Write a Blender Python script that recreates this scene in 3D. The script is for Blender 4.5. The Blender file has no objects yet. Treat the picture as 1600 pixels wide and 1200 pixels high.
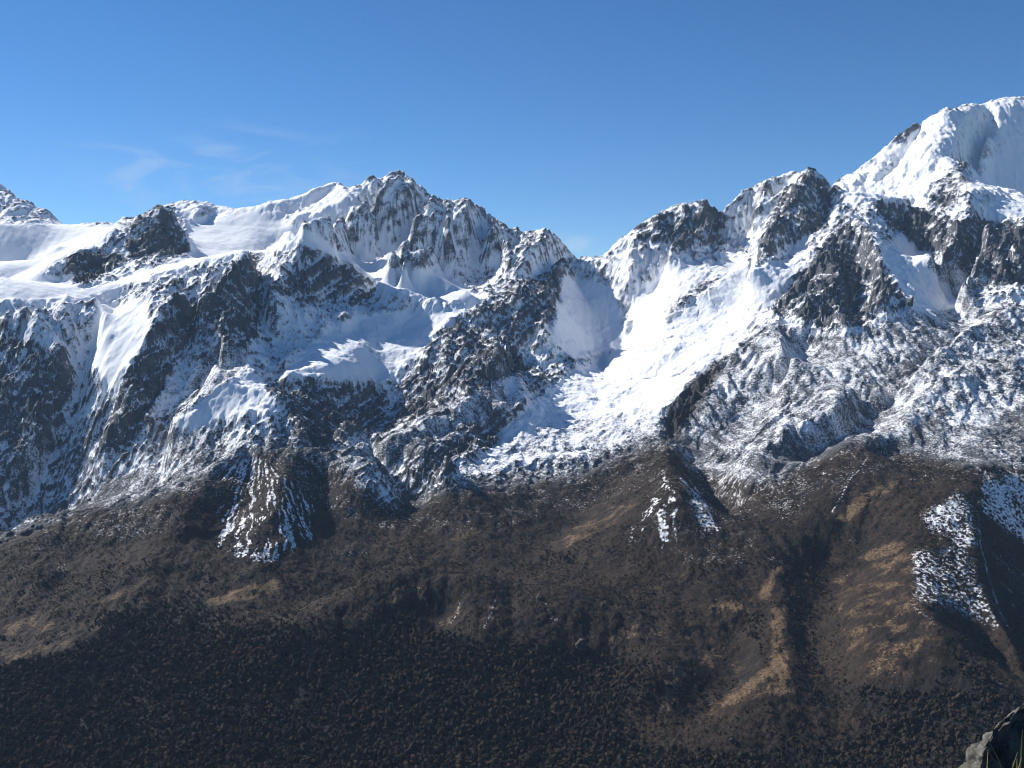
import bpy, math, time
import numpy as np
T0 = time.time()
C = bpy.context.scene

# ------------------------------------------------------------------ camera
F_PX = 1640.0                       # focal length in pixels of the 1600 px wide photograph
TILT = math.radians(-4.0)
cam_d = bpy.data.cameras.new('camera')
cam_d.sensor_width = 36.0
cam_d.lens = 36.0 * F_PX / 1600.0
cam_d.clip_start = 0.1
cam_d.clip_end = 80000.0
cam = bpy.data.objects.new('camera', cam_d)
C.collection.objects.link(cam)
cam.location = (0, 0, 0)
cam.rotation_euler = (math.radians(90) + TILT, 0, 0)
C.camera = cam

# ------------------------------------------------------------------ sky and sun
SUN_AZ = math.radians(-58)          # measured from the view direction (+Y) towards +X
SUN_EL = math.radians(37)
w = bpy.data.worlds.new('World'); C.world = w; w.use_nodes = True
nt = w.node_tree; N = nt.nodes; L = nt.links
N.clear()
sky = N.new('ShaderNodeTexSky'); sky.sky_type = 'NISHITA'; sky.sun_disc = False
sky.sun_elevation = SUN_EL; sky.sun_rotation = SUN_AZ
sky.altitude = 4200; sky.air_density = 1.0; sky.dust_density = 0.35; sky.ozone_density = 4.0
bg = N.new('ShaderNodeBackground'); bg.inputs[1].default_value = 0.078
out = N.new('ShaderNodeOutputWorld')
gm = N.new('ShaderNodeHueSaturation'); gm.inputs['Saturation'].default_value = 1.2; L.new(sky.outputs[0], gm.inputs['Color']); 
def wn(t, **kw):
    n = N.new(t)
    for k_, v_ in kw.items(): setattr(n, k_, v_)
    return n
tc = wn('ShaderNodeTexCoord'); mp = wn('ShaderNodeMapping'); L.new(tc.outputs['Generated'], mp.inputs[0])
mp.inputs['Rotation'].default_value = (0, math.radians(-14), 0); mp.inputs['Scale'].default_value = (10, 10, 40)
cn = wn('ShaderNodeTexNoise'); L.new(mp.outputs[0], cn.inputs['Vector']); cn.inputs['Scale'].default_value = 1.0; cn.inputs['Detail'].default_value = 6; cn.inputs['Roughness'].default_value = 0.62; cn.inputs['Distortion'].default_value = 1.2
def near_dir(px, py, r0, r1, sz):
    d_ = ((px-800)/1640, 1.0, (600-py)/1640-0.07); l_ = math.sqrt(sum(q*q for q in d_))
    sb = wn('ShaderNodeVectorMath', operation='SUBTRACT'); L.new(tc.outputs['Generated'], sb.inputs[0]); sb.inputs[1].default_value = tuple(q/l_ for q in d_)
    ml = wn('ShaderNodeVectorMath', operation='MULTIPLY'); L.new(sb.outputs[0], ml.inputs[0]); ml.inputs[1].default_value = (1, 1, sz)
    ln_ = wn('ShaderNodeVectorMath', operation='LENGTH'); L.new(ml.outputs[0], ln_.inputs[0])
    mr = wn('ShaderNodeMapRange', interpolation_type='SMOOTHSTEP'); L.new(ln_.outputs['Value'], mr.inputs[0]); mr.inputs[1].default_value = r0; mr.inputs[2].default_value = r1; mr.inputs[3].default_value = 1; mr.inputs[4].default_value = 0
    return mr.outputs[0]
mx = wn('ShaderNodeMath', operation='MAXIMUM'); L.new(near_dir(370, 285, .0, .2, 3.0), mx.inputs[0]); L.new(near_dir(890, 380, .005, .035, 2.0), mx.inputs[1])
cr_ = wn('ShaderNodeMapRange', interpolation_type='SMOOTHSTEP'); L.new(cn.outputs[0], cr_.inputs[0]); cr_.inputs[1].default_value = .38; cr_.inputs[2].default_value = .78; cr_.inputs[4].default_value = .42
mu = wn('ShaderNodeMath', operation='MULTIPLY'); L.new(mx.outputs[0], mu.inputs[0]); L.new(cr_.outputs[0], mu.inputs[1])
cm = wn('ShaderNodeMix', data_type='RGBA'); L.new(mu.outputs[0], cm.inputs[0]); L.new(gm.outputs[0], cm.inputs[6]); cm.inputs[7].default_value = (6.0, 6.6, 7.2, 1)
L.new(cm.outputs[2], bg.inputs[0]); L.new(bg.outputs[0], out.inputs[0])

sun_d = bpy.data.lights.new('sun', 'SUN'); sun_d.energy = 5.0; sun_d.angle = math.radians(0.5)
sun_d.color = (1.0, 0.97, 0.93)
sun = bpy.data.objects.new('sun', sun_d); C.collection.objects.link(sun)
from mathutils import Vector
sv = Vector((math.sin(SUN_AZ)*math.cos(SUN_EL), math.cos(SUN_AZ)*math.cos(SUN_EL), math.sin(SUN_EL)))
sun.rotation_euler = sv.to_track_quat('Z', 'Y').to_euler()
sun.location = (-500, 500, 500)

C.view_settings.view_transform = 'Standard'
C.view_settings.look = 'None'
C.view_settings.gamma = 1.0
C.view_settings.use_curve_mapping = False
C.view_settings.exposure = 0.6
C.cycles.filter_width = 1.05
C.cycles.max_bounces = 4
C.cycles.diffuse_bounces = 3

# ------------------------------------------------------------------ helpers
rng = np.random.default_rng(7)
ct, st = math.cos(TILT), math.sin(TILT)
def ray(px, py):
    """direction through a photo pixel, scaled so that its Y component is 1"""
    cx = (np.asarray(px, float) - 800.0) / F_PX; cy = (600.0 - np.asarray(py, float)) / F_PX
    yy = ct - cy*st; zz = st + cy*ct
    return cx/yy, zz/yy
def project(x, y, z):
    d = y*ct + z*st
    u = 800 + F_PX * x / d
    v = 600 - F_PX * (-y*st + z*ct) / d
    return u, v

_perm = np.random.default_rng(11).permutation(4096).astype(np.int32)
_grad = np.stack([np.cos(np.arange(256)/256*2*np.pi), np.sin(np.arange(256)/256*2*np.pi)], -1).astype(np.float32)
def perlin(x, y, seed=0):
    x = np.asarray(x, np.float32) + seed*17.31; y = np.asarray(y, np.float32) + seed*9.77
    xi = np.floor(x).astype(np.int32); yi = np.floor(y).astype(np.int32)
    fx = x-xi; fy = y-yi
    u = fx*fx*fx*(fx*(fx*6-15)+10); v = fy*fy*fy*(fy*(fy*6-15)+10)
    a = _perm[xi & 4095]; b = _perm[(xi+1) & 4095]
    def g(p, yy, dx, dy):
        h = _perm[(p+yy) & 4095] & 255
        return _grad[h, 0]*dx + _grad[h, 1]*dy
    n0 = g(a, yi, fx, fy); n1 = g(b, yi, fx-1, fy)
    n2 = g(a, yi+1, fx, fy-1); n3 = g(b, yi+1, fx-1, fy-1)
    return ((n0+(n1-n0)*u) + ((n2+(n3-n2)*u)-(n0+(n1-n0)*u))*v) * 1.5
def fbm(x, y, wl, octs, seed=0, gain=0.5, ridged=False):
    s = 0; a = 1; tot = 0
    for i in range(octs):
        n = perlin(x/wl, y/wl, seed+i*3)
        if ridged: n = 1 - 2*np.abs(n)
        s = s + a*n; tot += a; a *= gain; wl = wl/2.03
    return s/tot
def sstep(a, b, x):
    t = np.clip((x-a)/(b-a), 0, 1); return t*t*(3-2*t)

# ------------------------------------------------------------------ the lie of the land
# control points: photo pixel and distance in metres, read column by column up the slopes
COLS = {
 -350: '1200:2400 1000:2900 850:3500 700:4200 560:4700 460:5100 400:5600 352:6700',
 0: '1200:2400 1050:2750 950:3050 845:3420 828:4100 720:4330 620:4550 520:4800 445:5100 400:5700 356:6600',
 130: '1200:2400 1050:2750 900:3150 800:3580 790:4150 700:4350 600:4550 520:4750 455:5050 405:5650',
 250: '1200:2400 1050:2750 950:3000 850:3350 772:3720 725:4000 640:4250 560:4500 480:4800 430:5200 400:5600 378:6100',
 400: '1200:2400 1050:2700 950:2980 860:3300 780:3550 705:3850 640:4150 580:4400 530:4650 450:5050 405:5500 365:6400',
 550: '1200:2380 1050:2700 940:3000 860:3350 800:3600 720:3950 640:4300 570:4650 500:5250 450:5500 410:5900 392:6350',
 700: '1200:2350 1050:2650 930:2950 860:3350 790:3700 740:4000 680:4300 600:4600 540:4900 485:5400 450:5800 430:6250',
 850: '1200:2350 1050:2650 940:3000 860:3350 790:3750 720:4150 640:4600 580:4950 520:5400 460:5800 420:6200',
 1000: '1200:2300 1050:2650 950:2950 860:3350 780:3750 700:4200 620:4700 540:5200 460:5800 400:6300 365:6550',
 1150: '1200:2300 1050:2600 950:2900 860:3250 780:3650 700:4050 620:4450 540:4950 470:5500 410:6100 360:6550 325:6750',
 1300: '1200:2300 1050:2550 950:2850 860:3150 780:3500 700:3900 620:4300 540:4750 480:5100 420:5500 370:5900 320:6600',
 1450: '1200:2200 1050:2450 950:2700 860:3000 780:3400 700:3750 620:4150 540:4600 480:5000 420:5500 370:6000 330:6500 305:7250',
 1600: '1200:2100 1050:2350 950:2550 860:2900 780:3200 735:3400 700:3700 620:4100 540:4600 480:5000 420:5500 370:6000 340:6400 315:7250',
 1950: '1200:2100 1050:2300 900:2700 780:3200 700:3600 600:4200 480:5000 400:5700 330:6500'}
bp = []
for px, s in COLS.items():
    for t in s.split():
        py, d = t.split(':'); d = float(d); rx, rz = ray(px, float(py)); bp.append((rx*d, d, rz*d))
for p in [(-7000, 9800, 300), (-4000, 9600, 300), (-1500, 9000, 100), (0, 8500, -100), (900, 8300, -100), (2500, 9300, 200), (4200, 10500, 500), (7500, 10500, 500),
          (-7500, 12500, -200), (0, 12500, -300), (7500, 12500, 0), (-1600, 1700, -1100), (0, 1700, -1100), (1600, 1600, -1080), (-3200, 1900, -1100), (3000, 1500, -1080)]:
    bp.append(p)

# surveyed crest and foot lines: photo pixel and distance in metres
DL = '''
S -350,200,8800 -150,225,8700 -60,265,8600 0,298,8500 30,318,8400 75,346,8200 84,338,8150 98,352,8000 140,372,7900
-250,352,6700 0,352,6700 60,349,6800 98,352,7000 150,351,7100 190,354,7100 230,368,7000
S 250,320,6050 233,331,6070 215,344,6080 190,368,6070 165,393,6050
256,323,6010 238,350,5930 200,378,5820 150,404,5700 130,398,5650 123,392,5620 100,405,5580 50,432,5450 0,458,5300
256,323,6010 268,331,6010 281,354,6030 298,388,6050
-250,430,6420 0,427,6450 60,405,6500 92,384,6550
-200,452,5350 0,442,5550 50,418,5760 105,392,6020 150,373,6220 190,357,6450
205,402,5700 250,398,5780 298,394,5880
60,442,5400 110,440,5470 150,428,5560
S 240,345,6900 270,325,6950 290,322,6950 320,317,6950 345,325,7000 372,331,6950 385,326,6850 412,318,6800 460,310,6850 500,292,6900 525,284,6950 548,298,6950 565,292,6950 575,277,6950 592,276,6950 598,287,6950 620,266,7000 640,279,6950 665,298,6900 682,311,6850 702,318,6800 736,314,6800 770,341,6700 790,352,6650 812,368,6600 835,363,6550 858,362,6550 878,376,6550 887,406,6500 905,409,6500 925,405,6500 940,403,6500 965,380,6500 985,365,6500 1000,347,6500 1020,342,6500 1060,325,6550 1108,313,6600 1128,329,6600 1150,308,6700 1180,292,6750 1200,283,6750 1235,275,6700 1265,264,6650 1288,277,6650 1300,295,6700 1325,322,6800
900,434,6400 925,489,6060 946,530,5830 965,552,5550 945,580,5200
290,350,6600 400,354,6600 440,364,6550 520,388,6480 600,418,6380 690,428,6320 752,466,6050
S 1285,318,7500 1303,287,7700 1340,266,7900 1380,235,8000 1405,210,8050 1425,194,8100 1450,182,8100 1490,174,8150 1505,165,8200 1520,159,8250 1530,163,8250 1560,156,8330 1600,154,8350 1700,150,8400 1850,190,8500 2050,260,8500
1520,159,8250 1500,195,7870 1495,228,7640 1470,250,7440 1445,285,7230 1420,308,7060
1440,200,8130 1410,250,7850 1375,285,7550
-300,354,7650 -100,352,7650 30,352,7700 90,353,7750
1545,225,8120 1525,270,7880 1505,316,7620
1490,322,7560 1540,318,7650 1600,312,7680 1800,320,7700
887,406,6500 850,425,6200 800,452,5800 770,462,5600 745,477,5400 715,500,5250 680,530,5100 655,560,4950 635,590,4800 610,640,4600 560,690,4400
1420,310,6950 1390,308,6600 1360,312,6300 1335,345,6000 1290,385,5750 1240,440,5450 1190,495,5200 1130,550,4900 1085,590,4700 1050,625,4500 1030,670,4300 1000,705,4150 940,745,3950
0,845,3420 50,825,3480 130,797,3580 200,778,3650 260,765,3720 330,740,3800
1600,735,3380 1540,745,3320 1500,770,3200 1515,810,3080 1520,850,2980 1530,900,2860 1545,940,2760 1580,1000,2620 1600,1050,2520
1600,735,3380 1800,700,3500 2000,680,3600
'''
for ln in DL.strip().splitlines():
    for k, t in enumerate(ln.replace('S ', '').split()):
        px, py, d = map(float, t.split(',')); rx, rz = ray(px, py); p = (rx*d, d, rz*d)
        if ln[0] == 'S' and k % 2 == 0 and d > 6400:         # the far side of a skyline falls away
            bp.append((rx*(d+330), d+330, rz*d-210))
        if min((p[0]-q[0])**2+(p[1]-q[1])**2 for q in bp) > 170**2: bp.append(p)
bp = np.array(bp)

X0, X1, Y0, Y1, CELL = -6400.0, 6400.0, 1500.0, 11500.0, 10.0
def grid(cell):
    nx = int((X1-X0)/cell)+1; ny = int((Y1-Y0)/cell)+1
    return np.meshgrid(X0+np.arange(nx)*cell, Y0+np.arange(ny)*cell)   # [iy, ix]
def bil(A, cell, x, y):
    fx = np.clip((x-X0)/cell, 0, A.shape[1]-1.001); fy = np.clip((y-Y0)/cell, 0, A.shape[0]-1.001)
    ix = fx.astype(np.int32); iy = fy.astype(np.int32); fx = fx-ix; fy = fy-iy
    return (A[iy, ix]*(1-fx)+A[iy, ix+1]*fx)*(1-fy) + (A[iy+1, ix]*(1-fx)+A[iy+1, ix+1]*fx)*fy
def tps(p, z, lam):
    n = len(p); s = 1000.0
    q = p/s
    d2 = ((q[:, None]-q[None])**2).sum(-1)
    K = 0.5*d2*np.log(d2+1e-12) + lam*np.eye(n)
    P = np.c_[np.ones(n), q]
    A = np.block([[K, P], [P.T, np.zeros((3, 3))]])
    c = np.linalg.solve(A, np.r_[z, 0, 0, 0])
    def ev(x, y):
        o = np.zeros(x.size)
        xs = x.ravel()/s; ys = y.ravel()/s
        for i in range(0, x.size, 20000):
            dx = xs[i:i+20000, None]-q[None, :, 0]; dy = ys[i:i+20000, None]-q[None, :, 1]
            d = dx*dx+dy*dy
            o[i:i+20000] = (0.5*d*np.log(d+1e-12)) @ c[:n] + c[n] + c[n+1]*xs[i:i+20000] + c[n+2]*ys[i:i+20000]
        return o.reshape(x.shape)
    return ev
ev = tps(bp[:, :2], bp[:, 2], 0.006)
gx, gy = grid(50.0)
Z0c = ev(gx, gy)

# ridges and gullies: 'D' lines give pixel and distance; the others give pixel and a height over the mean slope
RL = '''
60 548,302 500,332 455,347
-45 520,302 480,327 440,348
40 322,320 300,336 285,350
-30 350,330 330,342 310,352
20 1540,172 1537,230 1530,290
-20 1560,172 1558,240 1548,300
15 1480,192 1440,240 1400,288
-15 1465,192 1425,230 1380,280
15 1440,205 1395,250 1352,288
-12 1415,215 1370,255 1335,285
12 1392,235 1350,270 1325,290
45 1517,255 1512,285 1500,312
60 300,405 345,400 388,397
70 388,398 360,440 310,462 255,478 238,505 210,560 188,620 160,690
-70 410,430 408,480 420,540 428,600 452,670 490,712
-60 255,760 255,700 275,620 300,540 330,500
60 350,500 340,560 320,640
70 -120,440 -60,470 0,470 45,505 95,548 70,620 50,690 20,740
-70 190,470 150,540 125,600 105,680 60,780 40,825
45 150,470 175,540 160,600
75 390,574 340,612 300,640 270,668
60 390,574 408,620 440,675
-40 330,560 350,600 290,640 250,690
40 430,690 380,705 330,745 300,800 250,860
45 440,690 455,730 440,780 430,850
40 440,690 510,715 545,735 560,770
-40 390,720 380,780 350,850
-45 500,745 520,790 500,850
-40 630,800 610,760 560,715 500,715
60 540,725 585,740 605,770
42 475,384 437,430 425,455 430,480
16 475,384 520,400 540,440 560,500
-60 430,380 400,430 415,470
-30 500,500 560,480 590,455 560,420 535,395
35 590,420 650,422 700,440 752,466
-40 620,470 690,472 745,476
20 520,505 595,488 655,482 742,475
-9 640,500 600,540 580,560
8 600,500 560,540 530,575
-9 560,510 520,545 480,570
12 440,585 500,572 555,570 600,590
-60 470,700 520,690 560,650 600,600
50 450,600 470,640 480,690
-35 530,600 525,640 540,680
120 620,268 582,312 525,350 445,362
90 645,282 610,322 570,345 530,352
120 676,318 645,352 622,395 600,400
110 735,316 712,345 690,380 640,400 618,425
-110 640,300 605,345 580,395 600,415
-110 690,330 670,365 625,410
-90 775,350 755,390 740,440 752,460
70 860,364 830,390 805,420
70 770,343 790,380 800,420
-70 812,372 800,400 770,445
50 880,412 862,450 850,500 835,530
60 790,545 770,570 750,598
-50 840,540 815,575 790,600
40 760,600 705,640 650,672 600,695 525,712
-40 700,610 650,650 560,695
22 800,630 770,650 700,685 640,715
-22 790,690 740,690 690,705
60 645,705 680,715 700,745
40 690,720 720,750
-50 660,790 690,770 715,765
50 1000,350 985,390 985,420
70 1110,316 1080,360 1040,400
-80 1145,330 1130,370 1060,420 1000,480 985,540 940,590
80 1200,285 1185,320 1170,350
-60 1240,290 1190,350 1160,395
90 1265,266 1230,320 1200,370 1185,400 1165,430
-35 1305,305 1290,350 1240,400 1170,460 1100,530 1020,600
16 1180,400 1120,440 1060,480 1030,510
-10 1150,420 1090,470 1040,520
16 1110,400 1060,410
-100 1400,350 1440,420 1480,480 1500,520
70 1340,350 1370,400 1385,450 1370,490
60 1300,395 1310,450 1320,510
-50 1340,400 1345,450 1330,520
70 1480,250 1515,290 1510,340 1470,395 1440,400
-60 1420,320 1435,345 1420,370
80 1545,345 1530,390 1500,440
60 1600,345 1580,400 1560,440
-60 1555,360 1530,430 1510,480
50 1600,480 1540,500 1480,540 1420,580 1380,600
-50 1540,540 1480,580 1420,630 1360,680
50 1600,560 1520,580 1460,600 1420,640
45 1440,640 1400,680 1330,700 1290,740
-35 1380,640 1310,700 1250,740
40 1330,600 1290,650 1220,680 1170,720 1130,740
-45 1270,560 1200,640 1140,690 1090,730
45 1200,500 1240,560 1220,620
110 1040,690 1045,740 1055,790 1060,850
-85 1080,720 1110,780 1135,830
45 1030,720 1000,770 960,830 900,860
-30 960,760 900,810 840,850
35 1180,690 1150,740 1160,790
60 1400,720 1380,745 1330,790 1290,830 1240,860
-22 1310,850 1250,900 1240,960 1245,1050
60 1250,850 1210,890 1190,930
55 1230,930 1222,970 1215,1030 1210,1080 1180,1120
-35 1180,930 1170,990 1150,1060 1120,1100
40 1120,945 1180,945
50 1060,1030 1045,1070 1030,1115
-30 1090,1060 1080,1110 1040,1150
30 1320,930 1330,1000 1350,1060 1380,1110
35 1440,840 1430,900 1460,970 1490,1040
-35 1330,880 1300,960 1290,1030 1300,1100
-150 1660,780 1625,850 1600,920 1600,980 1620,1040
75 440,1000 500,965 560,940 610,915 650,906 700,915 780,922 850,935 890,960 920,985
-40 450,960 540,920 640,895 760,905 850,915
50 770,930 755,960 745,990
45 850,950 850,990
-45 690,930 690,970 710,1000
-45 810,940 800,980
30 1000,960 960,985 940,1005
-30 930,1010 930,1060 900,1100
30 0,968 60,963 100,975
-20 0,1000 60,990 120,985
25 0,1032 60,1018 115,1003
25 90,880 70,920 50,950
-25 110,870 95,910 80,950
30 260,880 210,920 170,945
25 340,1020 380,985 440,980
'''
cons = {}
cx_, cy_, ch_ = [], [], []
def z0at(x, y): return bil(Z0c, 50.0, x, y)
def densify(P, step=7.0):
    P = np.asarray(P, float); o = []
    for a, b in zip(P[:-1], P[1:]):
        n = max(2, int(np.hypot(*(b[:2]-a[:2]))*step/7)); t = np.linspace(0, 1, n, endpoint=False)[:, None]
        o.append(a+(b-a)*t)
    o.append(P[-1:]); return np.concatenate(o)
def wob(P, amp=2.5):
    k = np.arange(len(P)); s = rng.integers(1000)
    P = P.copy(); P[:, 0] += amp*perlin(k/9.0, k*0+.5, s); P[:, 1] += amp*0.7*perlin(k/7.0, k*0+.5, s+1); return P
for ln in DL.strip().splitlines():
    P = densify([[float(v) for v in t.split(',')] for t in ln.replace('S ', '').split()])
    rx, rz = ray(P[:, 0], P[:, 1]); x = rx*P[:, 2]; y = P[:, 2]; z = rz*P[:, 2]
    cx_.append(x); cy_.append(y); ch_.append(z-z0at(x, y))
NDL = len(cx_)
YS = np.arange(1900, 9600, 6.0)
def hit(px, py, h):
    rx, rz = ray(px, py); o = np.zeros(len(px))
    for i in range(len(px)):
        d = z0at(rx[i]*YS, YS)+h[i] - rz[i]*YS
        k = np.argmax(d > 0)
        o[i] = YS[k] if d[k] > 0 else np.nan
    return o
for ln in RL.strip().splitlines():
    t = ln.split(); h = float(t[0])
    P = wob(densify([[float(v) for v in q.split(',')] for q in t[1:]]))
    h *= 0.6+1.15*sstep(800, 690, P[:, 1].mean())
    k = np.arange(len(P))
    hh = h*(0.85+0.35*perlin(k/14.0, k*0+.3, rng.integers(999)))
    hh *= np.minimum(1, 0.45+np.minimum(k, k[::-1])/25)
    y = hit(P[:, 0], P[:, 1], hh); ok = ~np.isnan(y)
    rx, rz = ray(P[:, 0], P[:, 1])
    cx_.append((rx*y)[ok]); cy_.append(y[ok]); ch_.append(hh[ok])
# join consecutive samples where they are far apart in plan is left to the solver
cxs, cys, chs = np.concatenate(cx_), np.concatenate(cy_), np.concatenate(ch_)
# subdivide in plan so that lines have no holes
sx, sy, sh = [], [], []
for a, b, c in zip(cx_, cy_, ch_):
    for t in np.linspace(0, 1, 6, endpoint=False):
        d = np.hypot(np.diff(a), np.diff(b)); ok = d < 260
        sx.append((a[:-1]+np.diff(a)*t)[ok]); sy.append((b[:-1]+np.diff(b)*t)[ok]); sh.append((c[:-1]+np.diff(c)*t)[ok])
cxs, cys, chs = np.concatenate(sx), np.concatenate(sy), np.concatenate(sh)
def up(A, shape):
    ny, nx = shape
    yy = np.linspace(0, A.shape[0]-1.001, ny); xx = np.linspace(0, A.shape[1]-1.001, nx)
    iy = yy.astype(int); ix = xx.astype(int); fy = (yy-iy)[:, None]; fx = (xx-ix)[None]
    A0 = A[iy]; A1 = A[iy+1]; R = A0+(A1-A0)*fy
    return R[:, ix]+(R[:, ix+1]-R[:, ix])*fx
H = None
LSCR = 300.0
for cell in (160.0, 80.0, 40.0, 20.0):
    nx = int((X1-X0)/cell)+1; ny = int((Y1-Y0)/cell)+1
    ix = np.round((cxs-X0)/cell).astype(int); iy = np.round((cys-Y0)/cell).astype(int)
    ok = (ix >= 0) & (ix < nx) & (iy >= 0) & (iy < ny)
    idx = iy[ok]*nx+ix[ok]
    cnt = np.bincount(idx, minlength=nx*ny); val = np.bincount(idx, chs[ok], minlength=nx*ny)
    m = (cnt > 0).reshape(ny, nx); val = (val/np.maximum(cnt, 1)).reshape(ny, nx)
    H = np.zeros((ny, nx)) if H is None else up(H, (ny, nx))
    den = 4+(cell/LSCR)**2
    for it in range(120):
        H[m] = val[m]
        Q = np.pad(H, 1, mode='edge')
        H = (Q[:-2, 1:-1]+Q[2:, 1:-1]+Q[1:-1, :-2]+Q[1:-1, 2:])/den
    H[m] = val[m]
hx, hy = grid(20.0); hu, hv = project(hx, hy, z0at(hx, hy)); low_ = sstep(700, 800, hv); Hs = H.copy()
for it in range(14):
    Q = np.pad(Hs, 1, mode='edge'); Hs = (Q[:-2, 1:-1]+Q[2:, 1:-1]+Q[1:-1, :-2]+Q[1:-1, 2:]+2*Hs)/6
H = H*(1-low_)+2.6*Hs*low_
Q = np.pad(H, 1, mode='edge')
H = 0.5*H+0.125*(Q[:-2, 1:-1]+Q[2:, 1:-1]+Q[1:-1, :-2]+Q[1:-1, 2:])

# ------------------------------------------------------------------ surface regions
MX0, MY0, MS = -400, 100, 2         # raster of the regions: 2 px of the photograph a cell
MW, MH = 1200, 600
mxx, myy = np.meshgrid(MX0+MS*(np.arange(MW)+.5), MY0+MS*(np.arange(MH)+.5))
def soften(M, n):
    for _ in range(n):
        Q = np.pad(M, 1, mode='edge')
        M = (Q[:-2, 1:-1]+Q[2:, 1:-1]+Q[1:-1, :-2]+Q[1:-1, 2:]+2*M)/6
    return M
def poly_mask(pts):
    P = np.array(pts, float)
    c0, c1 = [int(np.clip((q-MX0)/MS+d, 0, MW)) for q, d in ((P[:, 0].min(), -1), (P[:, 0].max(), 2))]
    r0, r1 = [int(np.clip((q-MY0)/MS+d, 0, MH)) for q, d in ((P[:, 1].min(), -1), (P[:, 1].max(), 2))]
    X = mxx[r0:r1, c0:c1]; Y = myy[r0:r1, c0:c1]; inside = np.zeros(X.shape, bool)
    j = len(P)-1
    for i in range(len(P)):
        xi, yi = P[i]; xj, yj = P[j]
        inside ^= ((yi > Y) != (yj > Y)) & (X < (xj-xi)*(Y-yi)/(yj-yi+1e-9)+xi)
        j = i
    M = np.zeros(mxx.shape, np.float32); M[r0:r1, c0:c1] = inside
    return M
def streaks(text, feather=1):
    """lines: strength, width in px, points"""
    M = np.zeros(mxx.shape, np.float32)
    for ln in text.strip().splitlines():
        t = ln.split(); v = float(t[0]); wd = float(t[1]); P = np.array([[float(q) for q in s_.split(',')] for s_ in t[2:]])
        lo = P.min(0)-wd*2-4; hi = P.max(0)+wd*2+4
        c0, c1 = int(max(0, (lo[0]-MX0)/MS)), int(min(MW, (hi[0]-MX0)/MS+1)); r0, r1 = int(max(0, (lo[1]-MY0)/MS)), int(min(MH, (hi[1]-MY0)/MS+1))
        X = mxx[r0:r1, c0:c1]; Y = myy[r0:r1, c0:c1]; D = np.full(X.shape, 1e9)
        for a, b_ in zip(P[:-1], P[1:]):
            d = b_-a; t_ = np.clip(((X-a[0])*d[0]+(Y-a[1])*d[1])/(d@d+1e-9), 0, 1)
            D = np.minimum(D, np.hypot(X-a[0]-t_*d[0], Y-a[1]-t_*d[1]))
        M[r0:r1, c0:c1] = np.maximum(M[r0:r1, c0:c1], v*np.clip(1.3-D/(wd*0.5)*0.8, 0, 1))
    return soften(M, feather)
def region(text, feather=4, k=3):
    M = np.zeros(mxx.shape)
    for ln in text.strip().splitlines():
        t = ln.split(); v = float(t[0]); P = [[float(q) for q in s.split(',')] for s in t[1:]]
        M = np.maximum(M, v*poly_mask(P))
    return soften(M, feather*k)
def lookup(M, u, v):
    fx = np.clip((u-MX0)/MS-.5, 0, MW-1.001); fy = np.clip((v-MY0)/MS-.5, 0, MH-1.001)
    ix = fx.astype(np.int32); iy = fy.astype(np.int32); fx = fx-ix; fy = fy-iy
    return (M[iy, ix]*(1-fx)+M[iy, ix+1]*fx)*(1-fy)+(M[iy+1, ix]*(1-fx)+M[iy+1, ix+1]*fx)*fy

SMOOTH = region('''
.62 390,572 330,618 270,668 300,672 350,650 405,648 428,640 410,600
1 -400,340 190,350 160,372 128,392 108,398 50,430 -400,445
.6 268,322 330,310 400,316 460,303 530,280 562,300 540,332 460,346 390,345 300,350
.7 1535,328 1560,312 1600,308 1800,310 1800,345 1600,343 1550,350
1 -400,445 0,437 50,425 130,450 300,400 300,390 388,394 300,415 200,445 130,470 60,472 -400,480
1 290,345 390,330 440,345 480,362 520,390 600,418 690,424 755,466 690,475 600,450 540,405 470,380 400,395 300,392
0.7 1150,390 1170,420 1280,400 1120,560 1045,635 900,650 820,670 800,660 880,590 985,540 985,470 1060,410
.4 1045,635 1000,690 740,745 720,735 800,660
.38 1310,285 1420,205 1520,160 1600,150 2000,140 2000,320 1600,310 1540,300 1440,310 1330,320
.85 590,490 740,478 700,500 640,560 600,600 440,585 520,510
.8 880,430 960,450 985,545 900,560 860,530
.85 150,470 228,475 235,520 200,570 170,610 140,560
.6 1410,360 1500,480 1440,490 1370,400
''', 3)
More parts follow.
